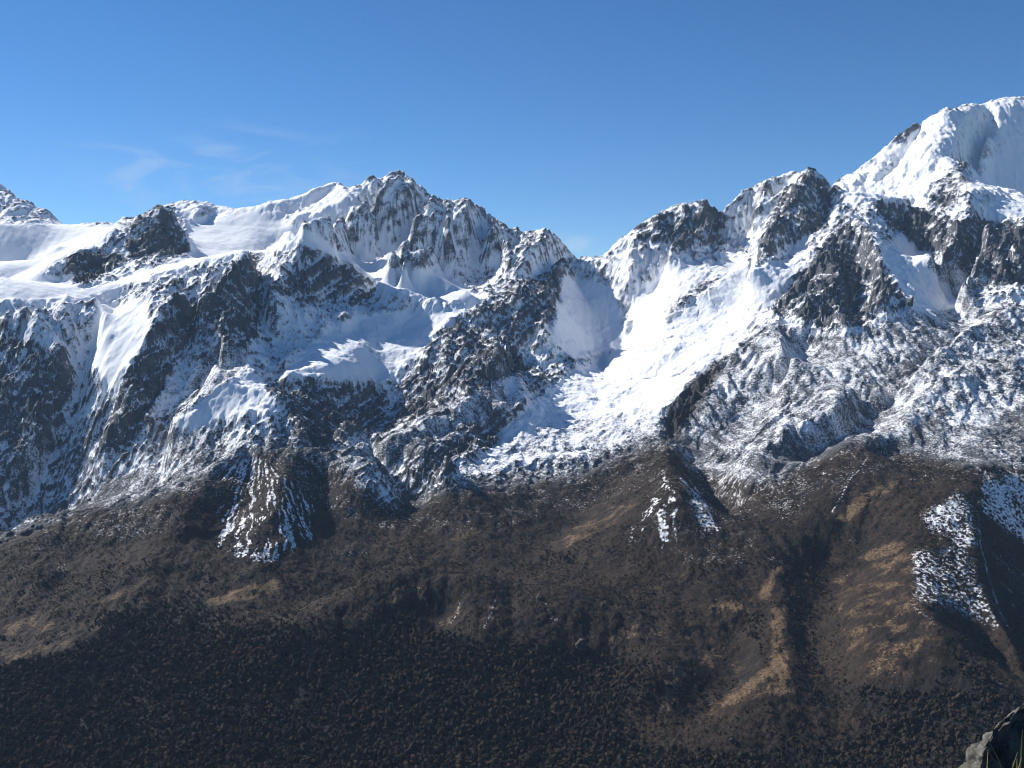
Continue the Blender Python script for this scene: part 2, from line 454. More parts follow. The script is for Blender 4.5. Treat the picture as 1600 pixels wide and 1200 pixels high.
ROCK = region('''
1 425,338 470,322 502,304 508,313 472,331 432,348
.8 300,340 322,322 345,328 330,334
1 1440,306 1478,272 1500,245 1522,250 1512,300 1480,322
.9 1395,222 1420,197 1442,189 1415,224
.9 1535,232 1560,222 1568,240 1545,244
.8 1385,260 1405,246 1410,256 1395,270
0.75 60,548 100,545 112,600 60,690 -400,720 -400,540 0,500
0.85 320,460 392,397 412,440 405,520 350,565 250,565 228,520 270,478
1 205,565 250,500 262,580 240,620 210,690 170,705 150,670 180,620
.5 435,600 520,585 600,600 600,650 560,680 480,705 440,640
.65 430,455 478,384 530,405 590,450 560,475 470,470
.5 700,510 770,465 830,430 885,412 935,445 905,490 840,505 805,560 760,600 680,655 610,645 640,590
.7 1000,350 1110,314 1140,350 1120,388 1060,385 1000,375
1 1185,385 1220,305 1265,266 1305,300 1285,360 1210,388
1 1360,312 1440,330 1480,345 1600,340 2000,350 2000,440 1600,440 1540,442 1470,405 1400,362
.9 1160,505 1250,420 1320,350 1350,350 1395,430 1420,475 1330,512 1260,500 1200,480
1 195,385 262,328 298,390 210,398
1 90,425 125,392 200,400 130,440
.25 500,380 560,345 620,270 690,310 760,345 740,460 680,420 600,400 540,390
.35 750,345 880,365 890,410 800,450 740,460
1 1022,512 1040,480 1090,442 1128,430 1112,455 1070,482
1 1085,407 1108,393 1132,400 1120,413 1092,417
.9 1040,640 1075,595 1130,550 1150,560 1100,620 1040,690
.5 640,700 700,700 710,760 660,790 620,790
.6 690,665 780,640 780,690 700,705
.8 750,560 800,540 830,570 770,600
.6 1380,600 1480,530 1600,470 2000,470 2000,620 1500,620
.3 0,700 100,660 200,700 160,790 0,830 -400,840
''', 3)
SNOWY = region('''
1 380,330 460,305 530,280 620,262 700,315 890,370 890,410 750,470 690,430 600,418 440,362
1 1300,280 1520,150 1700,140 1900,180 1900,330 1540,320 1440,310 1330,320
1 -400,190 0,290 110,350 -400,350
.8 120,565 260,600 330,480 420,560 420,640 280,690 250,765 120,795 60,835 -400,840 -400,700 60,690 112,612
.8 420,465 600,422 625,490 450,560
.9 1345,350 1400,350 1490,480 1480,500 1320,525 1400,440
.7 1130,330 1200,285 1265,266 1300,300 1260,370 1180,390
.5 940,405 1000,350 1020,370 1060,410 985,470
''', 4)
SCREE = region('''
1 1130,560 1200,500 1260,520 1330,525 1420,485 1500,480 1600,470 2000,470 2000,730 1600,730 1500,725 1400,705 1330,690 1260,720 1180,760 1100,735 1050,680 1085,620
.55 700,765 720,735 820,670 900,640 1040,645 1000,705 900,750 800,765
1 130,795 170,745 240,735 265,765
.9 520,715 600,680 700,630 760,598 810,620 700,690 640,715 560,735
.8 330,530 390,540 390,572 320,622 300,600
.8 1425,365 1500,480 1560,450 1475,400
.7 930,410 985,470 985,530 940,470
.5 270,680 330,660 430,680 400,705 330,745 260,765
''', 4)
THIN = region('''
.25 1180,745 1235,680 1330,620 1440,558 1475,540 1450,565 1380,612 1300,680 1235,745
.3 1260,740 1330,690 1390,648 1430,632 1440,642 1400,672 1340,722
.6 1380,705 1450,650 1500,622 1470,660 1420,705
.8 1035,690 1045,640 1085,590 1120,560 1135,570 1090,640 1060,690
.5 1500,720 1560,650 1600,640 1800,620 1800,720
''', 6)
BROWN = region('''
1 -400,900 0,848 130,800 250,778 330,748 430,695 520,720 612,800 700,770 800,762 900,748 1000,705 1040,690 1100,735 1180,760 1260,725 1330,692 1400,705 1500,728 1600,735 2000,700 2000,1300 -400,1300
''', 16, 8)
PATCH = region('''
.36 100,832 130,800 250,775 330,745 430,690 520,718 612,800 700,770 800,762 900,748 1000,705 1040,690 1100,735 1180,760 1260,725 1330,692 1400,705 1500,728 1600,735 1800,740 1600,762 1500,765 1400,750 1330,745 1260,775 1180,808 1100,800 1000,770 900,806 800,828 620,836 500,800 400,770 330,805 250,832 150,850
.5 430,690 520,715 600,770 560,805 480,775 400,705
.33 1080,800 1180,800 1200,870 1120,900 1050,880
.3 1000,800 1045,735 1060,800 1075,855 1020,860 980,840
.3 360,720 420,725 480,790 480,840 390,870 340,850 370,780
.7 1065,745 1100,770 1125,820 1100,840 1080,800
.75 1440,800 1500,765 1525,790 1530,860 1490,850 1440,830
.66 1425,855 1520,850 1540,920 1585,1000 1500,960 1425,940
.8 1530,750 1600,740 1800,740 1700,900 1600,850 1530,800
.35 1540,850 1620,900 1640,1000 1580,960
.4 520,850 560,845 580,870 530,875
.5 150,810 230,790 250,830 200,850 150,840
.5 85,870 105,870 105,905 90,905
.5 1200,720 1290,720 1260,800 1220,820 1200,780
.45 1310,730 1360,715 1320,790 1290,810
.6 1040,690 1110,700 1200,730 1150,790 1090,740
.35 1190,855 1250,850 1230,890 1190,890
.5 60,835 110,815 90,860 40,870
''', 8)
SNOWLINES = streaks('''
.8 4 400,720 385,735 372,738
.8 5 480,800 485,820 478,838
.6 3 470,730 490,765
1 5 1062,745 1090,775 1110,805 1122,830
.7 5 1050,805 1058,850
.7 8 1085,760 1105,795
.8 4 1190,655 1180,690 1170,715
.8 5 1210,650 1200,690 1188,725
.7 4 1228,660 1215,700
.9 4 1335,735 1315,775 1300,800
.8 4 1355,715 1335,745
.8 4 775,935 768,955 755,985
.7 4 718,940 714,960 704,975
.7 3 660,925 668,950
.35 3 840,955 852,965 865,968
.8 4 1528,800 1532,850 1545,900 1560,950 1578,985
.7 3 1425,945 1450,965 1475,992
.7 3 1510,1020 1540,1045 1565,1070
.6 3 95,870 100,885 95,900
.9 3 380,795 380,835
.8 3 640,870 650,880
''', 1)
RUNNELS = streaks('''
.8 6 165,393 215,346 250,322
.6 4 190,384 238,340
.7 5 100,403 125,393
1 6 560,500 572,530 585,562
1 5 588,500 590,530 592,565
.8 4 540,520 520,545 500,560
.8 4 500,545 480,570 450,585
1 4 1110,700 1130,660 1160,630
.8 4 1165,735 1185,690 1200,650
.8 4 1180,740 1200,700 1212,660
.8 4 1205,740 1220,700 1232,665
.6 3 945,585 940,610 925,640 910,655
.5 3 860,630 900,600 940,570
.5 3 1000,470 960,520 930,560
.6 4 1150,500 1090,560 1050,600
''', 1)
TAN = region('''
1.5 316,940 380,919 430,906 440,918 400,932 330,948
0.71 0,965 60,962 95,970 90,985 0,995
0.71 0,1020 110,1000 115,1008 0,1040
0.71 150,945 215,905 235,900 190,940
0.79 570,935 650,908 650,925 610,950 600,940
0.61 670,975 720,940 740,945 690,985
0.61 740,990 770,935 790,935 770,970
0.79 680,850 740,825 760,832 700,848
0.52 860,850 950,790 1000,780 960,820 880,860
0.88 1300,815 1340,775 1400,745 1420,745 1380,775 1320,820
0.71 1330,870 1400,845 1420,850 1380,890
0.88 1185,930 1200,895 1240,870 1250,880 1210,910 1200,940
0.88 1200,950 1228,945 1235,1080 1200,1080 1205,1010
0.88 1040,1040 1075,1040 1060,1080 1050,1105 1028,1128 1030,1110
0.71 1140,1080 1200,1040 1240,1085 1160,1100 1090,1125
0.79 960,985 1000,965 1005,995 945,1010
0.71 1105,940 1180,935 1175,955 1110,960
0.44 1300,900 1420,860 1480,1000 1520,1080 1400,1080 1320,1020
0.44 1000,970 1100,1000 1180,1000 1200,1080 1080,1040
''', 3)
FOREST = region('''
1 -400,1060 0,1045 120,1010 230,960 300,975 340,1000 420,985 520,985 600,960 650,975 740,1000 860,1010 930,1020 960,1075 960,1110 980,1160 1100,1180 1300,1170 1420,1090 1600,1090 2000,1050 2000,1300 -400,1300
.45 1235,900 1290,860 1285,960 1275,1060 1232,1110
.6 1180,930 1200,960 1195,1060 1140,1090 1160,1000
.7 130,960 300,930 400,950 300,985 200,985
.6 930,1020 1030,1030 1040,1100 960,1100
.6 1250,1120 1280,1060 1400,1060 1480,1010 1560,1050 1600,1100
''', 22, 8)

# ------------------------------------------------------------------ raw relief on a 10 m grid, then running water
gx, gy = grid(CELL)
wx = 28*fbm(gx, gy, 240, 3, 40); wy = 28*fbm(gx, gy, 240, 3, 50)
Z = bil(Z0c, 50.0, gx, gy) + bil(H, 20.0, gx+wx, gy+wy)
pu, pv = project(gx, gy, Z)
smo = lookup(SMOOTH, pu, pv); brn = lookup(BROWN, pu, pv); rck = lookup(ROCK, pu, pv)
rough = (1-0.93*smo)*(1-0.68*brn)*(1-0.45*lookup(SCREE, pu, pv))
rid = fbm(gx+1.5*wx, gy+1.5*wy, 420, 5, 3, 0.52, True)
Z = Z + rough*(48*(rid-0.25)) + rough*26*fbm(gx, gy, 170, 4, 9, 0.55, True)

def erode(Z, n_batch, n, steps, seed, kE=0.35, kD=0.25):
    r = np.random.default_rng(seed); Z = Z.copy()/CELL; ny, nx = Z.shape
    for b in range(n_batch):
        px = r.uniform(40, nx-42, n); py = r.uniform(40, min(ny-42, 760), n)
        dx = np.zeros(n); dy = np.zeros(n); vel = np.ones(n); wat = np.ones(n); sed = np.zeros(n)
        alive = np.ones(n, bool)
        for s in range(steps):
            ix = px.astype(int); iy = py.astype(int); fx = px-ix; fy = py-iy
            f = iy*nx+ix; zf = Z.ravel()
            a = zf[f]; bb = zf[f+1]; c = zf[f+nx]; d = zf[f+nx+1]
            gX = (bb-a)*(1-fy)+(d-c)*fy; gY = (c-a)*(1-fx)+(d-bb)*fx
            h0 = a*(1-fx)*(1-fy)+bb*fx*(1-fy)+c*(1-fx)*fy+d*fx*fy
            dx = dx*0.15-gX*0.85; dy = dy*0.15-gY*0.85
            l = np.hypot(dx, dy)+1e-9; dx /= l; dy /= l
            npx = np.clip(px+dx, 2, nx-4); npy = np.clip(py+dy, 2, ny-4)
            jx = npx.astype(int); jy = npy.astype(int); ex = npx-jx; ey = npy-jy; g = jy*nx+jx
            h1 = zf[g]*(1-ex)*(1-ey)+zf[g+1]*ex*(1-ey)+zf[g+nx]*(1-ex)*ey+zf[g+nx+1]*ex*ey
            dh = h1-h0
            cap = np.maximum(-dh, 0.02)*vel*wat*3.0
            er = (sed < cap) & (dh < 0)
            amt = np.where(er, np.minimum((cap-sed)*kE, -dh*0.5), np.where(dh > 0, -np.minimum(dh, sed), -(sed-cap)*kD))
            amt *= alive
            sed = sed+amt
            acc = np.bincount(np.concatenate([f, f+1, f+nx, f+nx+1]),
                  np.concatenate([amt*(1-fx)*(1-fy), amt*fx*(1-fy), amt*(1-fx)*fy, amt*fx*fy]), minlength=nx*ny)
            Z -= np.clip(acc, -0.08, 0.08).reshape(ny, nx)
            vel = np.sqrt(np.maximum(vel*vel - dh*1.2, 0.05)); vel = np.minimum(vel, 3); wat *= 0.985
            px, py = npx, npy
    return Z*CELL
Ze = erode(Z, 8, 40000, 45, 5)
ero = 0.7*(1-smo)**1.5*(1-0.75*brn)
Z = Z+(Ze-Z)*ero
# put the surveyed crest lines back where the water wore them down
fx_, fy_, fz_ = [], [], []
for a, b_, c in zip(cx_[:NDL], cy_[:NDL], ch_[:NDL]):
    for t in np.linspace(0, 1, 12, endpoint=False):
        xx = a[:-1]+np.diff(a)*t; yy = b_[:-1]+np.diff(b_)*t; hh = c[:-1]+np.diff(c)*t
        fx_.append(xx); fy_.append(yy)
        kk = np.arange(len(xx)); fz_.append(z0at(xx, yy)+hh+(len(xx) > 950)*sstep(250, 340, kk)*(16*(1-2.2*np.abs(perlin(kk/9.0, kk*0+.4, 77)))+7*perlin(kk/3.3, kk*0+.7, 78)))
fx_, fy_, fz_ = map(np.concatenate, (fx_, fy_, fz_))
ny, nx = Z.shape
ix = np.round((fx_-X0)/CELL).astype(int); iy = np.round((fy_-Y0)/CELL).astype(int)
ok = (ix >= 0) & (ix < nx) & (iy >= 0) & (iy < ny); idx = (iy*nx+ix)[ok]
cnt = np.bincount(idx, minlength=nx*ny).reshape(ny, nx); val = np.bincount(idx, fz_[ok], minlength=nx*ny).reshape(ny, nx)
m = cnt > 0; tgt = np.where(m, val/np.maximum(cnt, 1)-Z, 0)
Dz = np.zeros_like(Z)
for it in range(60):
    Dz[m] = tgt[m]
    Q = np.pad(Dz, 1, mode='edge'); Dz = (Q[:-2, 1:-1]+Q[2:, 1:-1]+Q[1:-1, :-2]+Q[1:-1, 2:])/4.02
Z = Z+Dz
print('relief', time.time()-T0)

# ------------------------------------------------------------------ the meshes: fine radial grid
AZ = np.radians(36.0); NC = 1560; NR = 1400
az = np.linspace(-AZ, AZ, NC)
rr = np.concatenate([np.exp(np.linspace(math.log(2000.0), math.log(9900.0), NR)), np.linspace(9960, 11300, 24)])
NRT = len(rr)
A_, R_ = np.meshgrid(az, rr)
x = R_*np.sin(A_); y = np.maximum(R_*np.cos(A_), 1510.0)
z = bil(Z, CELL, x, y)
u, v = project(x, y, z)
smo = lookup(SMOOTH, u, v); brn = lookup(BROWN, u, v); rck = lookup(ROCK, u, v); sny = lookup(SNOWY, u, v)
scr = lookup(SCREE, u, v)
rough = (1-0.95*smo)*(1-0.6*brn)*(1-0.6*scr)
# beds of rock dipping to the left: long treads that follow the bedding, short risers
rk_ = rough*(0.35+0.65*rck)*(1-0.85*brn)*(1-0.35*sny)
def terrace(z, lam, k, seed):
    s_ = z - 0.60*x - 0.12*y + lam*1.1*fbm(x, y, lam*7, 4, seed)
    q = s_/lam; f = q-np.floor(q)
    t = 0.12*f + 0.88*sstep(0.52, 0.98, f)
    return z + (np.floor(q)+t-q)*lam*k
def facets(x, y, cell, seed, ax=0.6, stretch=1.7):
    """broken planes: every block of rock has its own tilt and height"""
    c, s_ = math.cos(ax), math.sin(ax)
    p = ((x*c+y*s_)/(cell*stretch)).astype(np.float32); q = ((-x*s_+y*c)/cell).astype(np.float32)
    pi = np.floor(p).astype(np.int32); qi = np.floor(q).astype(np.int32)
    R4 = np.random.default_rng(seed).normal(size=(4096, 5)).astype(np.float32)
    best = np.full(x.shape, 9e9, np.float32); val = np.zeros(x.shape, np.float32)
    for di in (-1, 0, 1):
        for dj in (-1, 0, 1):
            h = _perm[(_perm[(pi+di) & 4095]+qi+dj) & 4095]; r_ = R4[h]
            dx = p-(pi+di+.5+.28*r_[..., 0]); dy = q-(qi+dj+.5+.28*r_[..., 1]); d = dx*dx+dy*dy
            v_ = cell*(.42*(r_[..., 2]*dx*stretch+r_[..., 3]*dy)+.20*r_[..., 4])
            m_ = d < best; best = np.where(m_, d, best); val = np.where(m_, v_, val)
    return val
fwx = 9*fbm(x, y, 60, 3, 140); fwy = 9*fbm(x, y, 60, 3, 150)
z = z+rk_*0.62*facets(x+fwx, y+fwy, 74.0, 1)+rk_*0.7*facets(x+fwx, y+fwy, 31.0, 2, 0.9)+rk_*0.6*facets(x+fwx*.5, y+fwy*.5, 14.0, 3, 0.3)
bed = sstep(-0.3, 0.25, fbm(x, y, 420, 3, 75))
z = terrace(z, 95.0, 0.65*rk_*bed, 70)
def joints(z, lam, k, seed):
    s_ = z + 0.95*x + 0.35*y + lam*1.3*fbm(x, y, lam*6, 4, seed)
    q = s_/lam; f = q-np.floor(q); t = 0.15*f+0.85*sstep(0.55, 1.0, f)
    return z + (np.floor(q)+t-q)*lam*k
n1 = fbm(x, y, 95, 5, 21, 0.62, True)
z = z + rough*(13+3*rck)*(n1-0.2)
z = joints(z, 60.0, 0.5*rk_*sstep(-.2, .3, fbm(x, y, 300, 2, 76)), 91)
z = terrace(z, 33.0, 0.85*rk_*bed, 80)
z = joints(z, 23.0, 0.5*rk_, 96)
z = terrace(z, 14.0, 0.7*rk_, 85)
n2 = fbm(x, y, 24, 3, 31, 0.65)
z = z + (0.25+rough)*(1-0.75*smo)*(1-0.4*brn)*(5.0+4*rck)*n2
z = z + smo*5.0*fbm(x, y, 160, 4, 33)
z = z + brn*(1.2*fbm(x, y, 11, 2, 37)+6.0*fbm(x, y, 90, 4, 38, 0.55, True))
print('fine', time.time()-T0)

# slope measures
def normals(x, y, z):
    ax = np.gradient(x, axis=1); ay = np.gradient(y, axis=1); azz = np.gradient(z, axis=1)
    bx = np.gradient(x, axis=0); by = np.gradient(y, axis=0); bz = np.gradient(z, axis=0)
    nx_ = ay*bz-azz*by; ny_ = azz*bx-ax*bz; nz_ = ax*by-ay*bx
    l = np.sqrt(nx_**2+ny_**2+nz_**2); return nx_/l, ny_/l, nz_/l
def blur(M, k):
    for _ in range(k):
        Q = np.pad(M, 1, mode='edge'); M = (Q[:-2, 1:-1]+Q[2:, 1:-1]+Q[1:-1, :-2]+Q[1:-1, 2:]+M*2)/6
    return M
_, _, nzf = normals(x, y, z)
_, _, nzb = normals(x, y, blur(z, 12))
ledge = np.clip(nzf-nzb, -0.35, 0.4)
conc = blur(z, 14)-z                       # >0 in hollows
u, v = project(x, y, z)
def fan(pts, ax, ay, n, thr, seed):
    M = soften(poly_mask(pts), 10); w_ = lookup(M, u, v)
    yy_ = hit(np.array([ax*1.0]), np.array([ay*1.0]), np.array([0.0]))[0]; xx_ = ray(ax, ay)[0]*yy_
    th = np.arctan2(x-xx_, yy_+30-y+1e-3); ro = np.hypot(x-xx_, y-yy_)
    q = perlin(th*n+0.9*perlin(ro/70, th*4, seed+5)+0.35*perlin(ro/22, th*9, seed+7), ro/190, seed)+0.4*perlin(th*n*2.7, ro/40, seed+9)+0.3*perlin(x/9, y/9, seed+11)
    return w_*sstep(thr, thr+0.3, q)
streak = np.maximum(fan([(352,722),(400,712),(440,735),(492,790),(490,845),(430,880),(380,878),(330,850),(340,780)], 408, 690, 34.0, -.02, 311),
                    0.75*fan([(1030,730),(1055,735),(1075,860),(1010,862),(975,840),(1010,790)], 1046, 700, 26.0, .02, 321))
streak = np.maximum(streak, 0.45*fan([(640,915),(870,935),(900,1000),(640,985)], 760, 820, 26.0, .35, 331))
pat = np.maximum(np.maximum(lookup(PATCH, u, v), lookup(SNOWLINES, u, v)), streak); run = lookup(RUNNELS, u, v); tan_ = lookup(TAN, u, v); fst = lookup(FOREST, u, v)
big = fbm(x, y, 300, 4, 90)
# snow lies thick up high, on gentle ground and in hollows; cliffs and low ground shed it
med = fbm(x, y, 110, 4, 95, 0.6)
snow = (0.80 + 0.30*smo - 0.45*run - rck*(1-0.35*sny)*(0.30+0.45*np.clip(big+.3, 0, 1)) - 0.36*(1-sstep(0.25, 0.62, nzb))*(1-0.6*smo)*(1-0.75*sny)
        + 1.1*ledge*(1-0.7*smo) + np.clip(conc*0.03, -0.25, 0.25)*(1-0.6*smo) + 0.25*med*(1-0.6*smo))
snow -= 0.20*(1-sstep(-560, -150, z))*(1-smo)
snow = np.maximum(snow, 0.29+0.38*med+1.15*ledge)
snow = snow*(1-scr)+scr*(0.57+0.42*fbm(x+0.35*y, y*0.22, 34, 3, 97)+0.45*smo+0.30*big+0.25*med+0.5*ledge-0.12*(1-sstep(-640, -400, z))-0.3*run)
low = pat*0.85-0.14+np.clip(conc*0.06, -0.2, 0.3)+0.2*med
thin = lookup(THIN, u, v); snow -= 0.45*thin*(0.6+med)
fade = np.clip(brn*1.15, 0, 1)
snow = snow*(1-fade)+np.minimum(low, 1)*fade
rk = np.clip(rck + (1-sstep(0.45, 0.75, nzb)), 0, 1)*(1-brn)

def mesh_obj(name, x, y, z, attrs, mat, sel=None, kind='structure'):
    nr, nc = x.shape
    me = bpy.data.meshes.new(name)
    co = np.empty((nr*nc, 3), np.float32); co[:, 0] = x.ravel(); co[:, 1] = y.ravel(); co[:, 2] = z.ravel()
    i = np.arange(nr*nc).reshape(nr, nc)
    q = np.stack([i[:-1, :-1], i[:-1, 1:], i[1:, 1:], i[1:, :-1]], -1).reshape(-1, 4).astype(np.int32)
    if sel is not None:
        q = q[sel.ravel()]; used = np.unique(q); new = np.full(nr*nc, -1, np.int32); new[used] = np.arange(len(used)); q = new[q]; co = co[used]
    else: used = slice(None)
    me.vertices.add(len(co)); me.vertices.foreach_set('co', co.ravel())
    me.loops.add(q.size); me.loops.foreach_set('vertex_index', q.ravel())
    me.polygons.add(len(q)); me.polygons.foreach_set('loop_start', np.arange(0, q.size, 4, dtype=np.int32))
    me.polygons.foreach_set('use_smooth', np.ones(len(q), bool))
    me.update(calc_edges=True)
    for k, a in attrs.items():
        at = me.attributes.new(k, 'FLOAT', 'POINT'); at.data.foreach_set('value', np.ascontiguousarray(a.ravel()[used], np.float32))
    me.materials.append(mat)
    o = bpy.data.objects.new(name, me); C.collection.objects.link(o); o['kind'] = kind
    return o

# ------------------------------------------------------------------ materials
def new_mat(name):
    m = bpy.data.materials.new(name); m.use_nodes = True; m.node_tree.nodes.clear(); return m
class NB:
    def __init__(s, m): s.t = m.node_tree; s.n = s.t.nodes; s.l = s.t.links
    def node(s, typ, **kw):
        n = s.n.new(typ)
        for k, v in kw.items(): setattr(n, k, v)
        return n
    def put(s, sock, v):
        if isinstance(v, bpy.types.NodeSocket): s.l.new(v, sock)
        else: sock.default_value = v
    def math(s, op, a, b=0.0, c=None, clamp=False):
        n = s.node('ShaderNodeMath', operation=op, use_clamp=clamp); s.put(n.inputs[0], a); s.put(n.inputs[1], b)
        if c is not None: s.put(n.inputs[2], c)
        return n.outputs[0]
    def noise(s, vec, scale, detail=3, rough=0.55, dist=0.0):
        n = s.node('ShaderNodeTexNoise'); s.l.new(vec, n.inputs['Vector']); n.inputs['Scale'].default_value = scale
        n.inputs['Detail'].default_value = detail; n.inputs['Roughness'].default_value = rough; n.inputs['Distortion'].default_value = dist
        return n.outputs[0]
    def mix(s, f, a, b):
        n = s.node('ShaderNodeMix', data_type='RGBA'); s.put(n.inputs[0], f); s.put(n.inputs[6], a); s.put(n.inputs[7], b); return n.outputs[2]
    def ramp(s, v, lo, hi):
        n = s.node('ShaderNodeMapRange', interpolation_type='SMOOTHSTEP'); s.put(n.inputs[0], v); n.inputs[1].default_value = lo; n.inputs[2].default_value = hi
        return n.outputs[0]
    def attr(s, name): return s.node('ShaderNodeAttribute', attribute_name=name).outputs['Fac']
def col(r, g, b): return (r, g, b, 1)

ground = new_mat('mountain_ground')
b = NB(ground)
pos = b.node('ShaderNodeNewGeometry').outputs['Position']
a_s, a_r, a_b, a_t, a_f, a_c = [b.attr(k) for k in ('snow', 'rock', 'brown', 'tan', 'forest', 'scree')]; a_k = b.attr('clod')
nf = b.noise(pos, 1/7.0, 3, 0.75); ng = b.noise(pos, 1/9.5, 2, 0.6); nm = b.noise(pos, 1/45.0, 4, 0.6); nl = b.noise(pos, 1/300.0, 3, 0.5)
# rock and scree
rock = b.mix(b.ramp(nm, 0.35, 0.65), col(.036, .042, .052), col(.080, .085, .092))
rock = b.mix(b.ramp(nf, 0.4, 0.75), rock, col(.140, .138, .136))
# heath, turf
heath = b.mix(b.ramp(nm, 0.35, 0.65), col(.011, .0080, .0062), col(.031, .0190, .0115))
heath = b.mix(b.math('MULTIPLY', b.ramp(nl, 0.42, 0.66), 0.55), heath, col(.044, .027, .0155))
heath = b.mix(b.math('MULTIPLY', b.ramp(nf, 0.5, 0.72), 0.65), heath, col(.047, .031, .020))
heath = b.mix(b.math('MULTIPLY', b.ramp(ng, 0.5, 0.62), 0.6), heath, col(.007, .0065, .006))
tanc = b.mix(b.ramp(nf, 0.35, 0.7), col(.070, .045, .024), col(.18, .120, .064))
tf = b.ramp(b.math('ADD', a_t, b.math('ADD', b.math('MULTIPLY', b.math('SUBTRACT', nm, 0.5), 2.4), b.math('MULTIPLY', b.math('SUBTRACT', nf, 0.5), 1.2))), 0.45, 0.95)
heath = b.mix(tf, heath, tanc)
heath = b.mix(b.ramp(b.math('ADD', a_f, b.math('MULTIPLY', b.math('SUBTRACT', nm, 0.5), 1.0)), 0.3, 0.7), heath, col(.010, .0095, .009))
base = b.mix(b.ramp(b.math('ADD', a_b, b.math('MULTIPLY', b.math('SUBTRACT', nm, 0.5), 1.2)), 0.25, 0.75), rock, heath)
nq = b.math('ADD', b.math('MULTIPLY', nf, b.math('SUBTRACT', 1.0, a_k)), b.math('MULTIPLY', ng, a_k))
sm = b.math('ADD', a_s, b.math('ADD', b.math('MULTIPLY', b.math('SUBTRACT', nq, 0.5), b.math('ADD', 1.35, b.math('MULTIPLY', b.math('ADD', a_c, a_b, clamp=True), 0.9))), b.math('MULTIPLY', b.math('SUBTRACT', nm, 0.5), 0.9)))
wd_ = b.math('ADD', 0.30, b.math('MULTIPLY', b.math('MULTIPLY', a_b, b.math('SUBTRACT', 1.0, a_k)), 0.35))
wd_ = b.math('ADD', wd_, b.math('MULTIPLY', a_c, 0.22))
sf = b.math('DIVIDE', b.math('SUBTRACT', sm, 0.36), wd_, clamp=True)
colr = b.mix(sf, base, col(.86, .87, .89))
bs = b.node('ShaderNodeBsdfPrincipled')
b.l.new(colr, bs.inputs['Base Color']); bs.inputs['Roughness'].default_value = 0.85
bs.inputs['Specular IOR Level'].default_value = 0.15
bmp = b.node('ShaderNodeBump'); bmp.inputs['Distance'].default_value = 9.0
b.put(bmp.inputs['Strength'], b.math('SUBTRACT', 0.75, b.math('MULTIPLY', sf, 0.5)))
rn = b.node('ShaderNodeTexNoise', noise_type='RIDGED_MULTIFRACTAL'); b.l.new(pos, rn.inputs['Vector'])
rn.inputs['Scale'].default_value = 1/24.0; rn.inputs['Detail'].default_value = 5; rn.inputs['Roughness'].default_value = 0.6; rn.inputs['Lacunarity'].default_value = 2.3
b.l.new(b.math('ADD', b.math('MULTIPLY', rn.outputs[0], 0.35), b.math('MULTIPLY', nf, 0.6)), bmp.inputs['Height']); b.l.new(bmp.outputs[0], bs.inputs['Normal'])
o_ = b.node('ShaderNodeOutputMaterial'); b.l.new(bs.outputs[0], o_.inputs[0])

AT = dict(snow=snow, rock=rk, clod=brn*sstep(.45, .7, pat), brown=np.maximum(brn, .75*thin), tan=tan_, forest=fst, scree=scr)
def face(M): return 0.25*(M[:-1, :-1]+M[1:, :-1]+M[:-1, 1:]+M[1:, 1:])
fu, fr, fb = face(u), face(R_), face(brn)
part = np.zeros(fu.shape, int); part[fb > 0.5] = 1
part[(fu > 1285) & (fr > 7750+0.35*(fu-1285))] = 2
part[(fu < 112) & (fr > 8050)] = 3
for k_, nm_ in enumerate(('mountains', 'hillside', 'snow_peak', 'snow_peak')):
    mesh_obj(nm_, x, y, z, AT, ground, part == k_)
print('mesh', time.time()-T0)

import bmesh
# ------------------------------------------------------------------ woods and scrub on the lower slope
pu, pv = project(x, y, z)
def ground_at(az_, r_):
    fi = (az_+AZ)/(2*AZ)*(NC-1); fj = (np.log(r_)-math.log(2000.0))/(math.log(9900.0)-math.log(2000.0))*(NR-1)
    i0 = np.clip(fi.astype(int), 0, NC-2); j0 = np.clip(fj.astype(int), 0, NR-2); a = fi-i0; c = fj-j0
    return (z[j0, i0]*(1-a)+z[j0, i0+1]*a)*(1-c)+(z[j0+1, i0]*(1-a)+z[j0+1, i0+1]*a)*c
def scatter(n, r0, r1, seed):
    r = np.random.default_rng(seed)
    a = r.uniform(-0.56, 0.56, n); q = np.sqrt(r.uniform(r0*r0, r1*r1, n))
    X = q*np.sin(a); Y = q*np.cos(a); Zg = ground_at(a, q); U, V = project(X, Y, Zg)
    return r, X, Y, Zg, U, V
def ico(sub):
    bm_ = bmesh.new(); bmesh.ops.create_icosphere(bm_, subdivisions=sub, radius=1.0)
    P = np.array([[v_.co[:] for v_ in f_.verts] for f_ in bm_.faces], np.float32); bm_.free(); return P
ICO = {1: ico(1), 2: ico(2), 3: ico(3)}
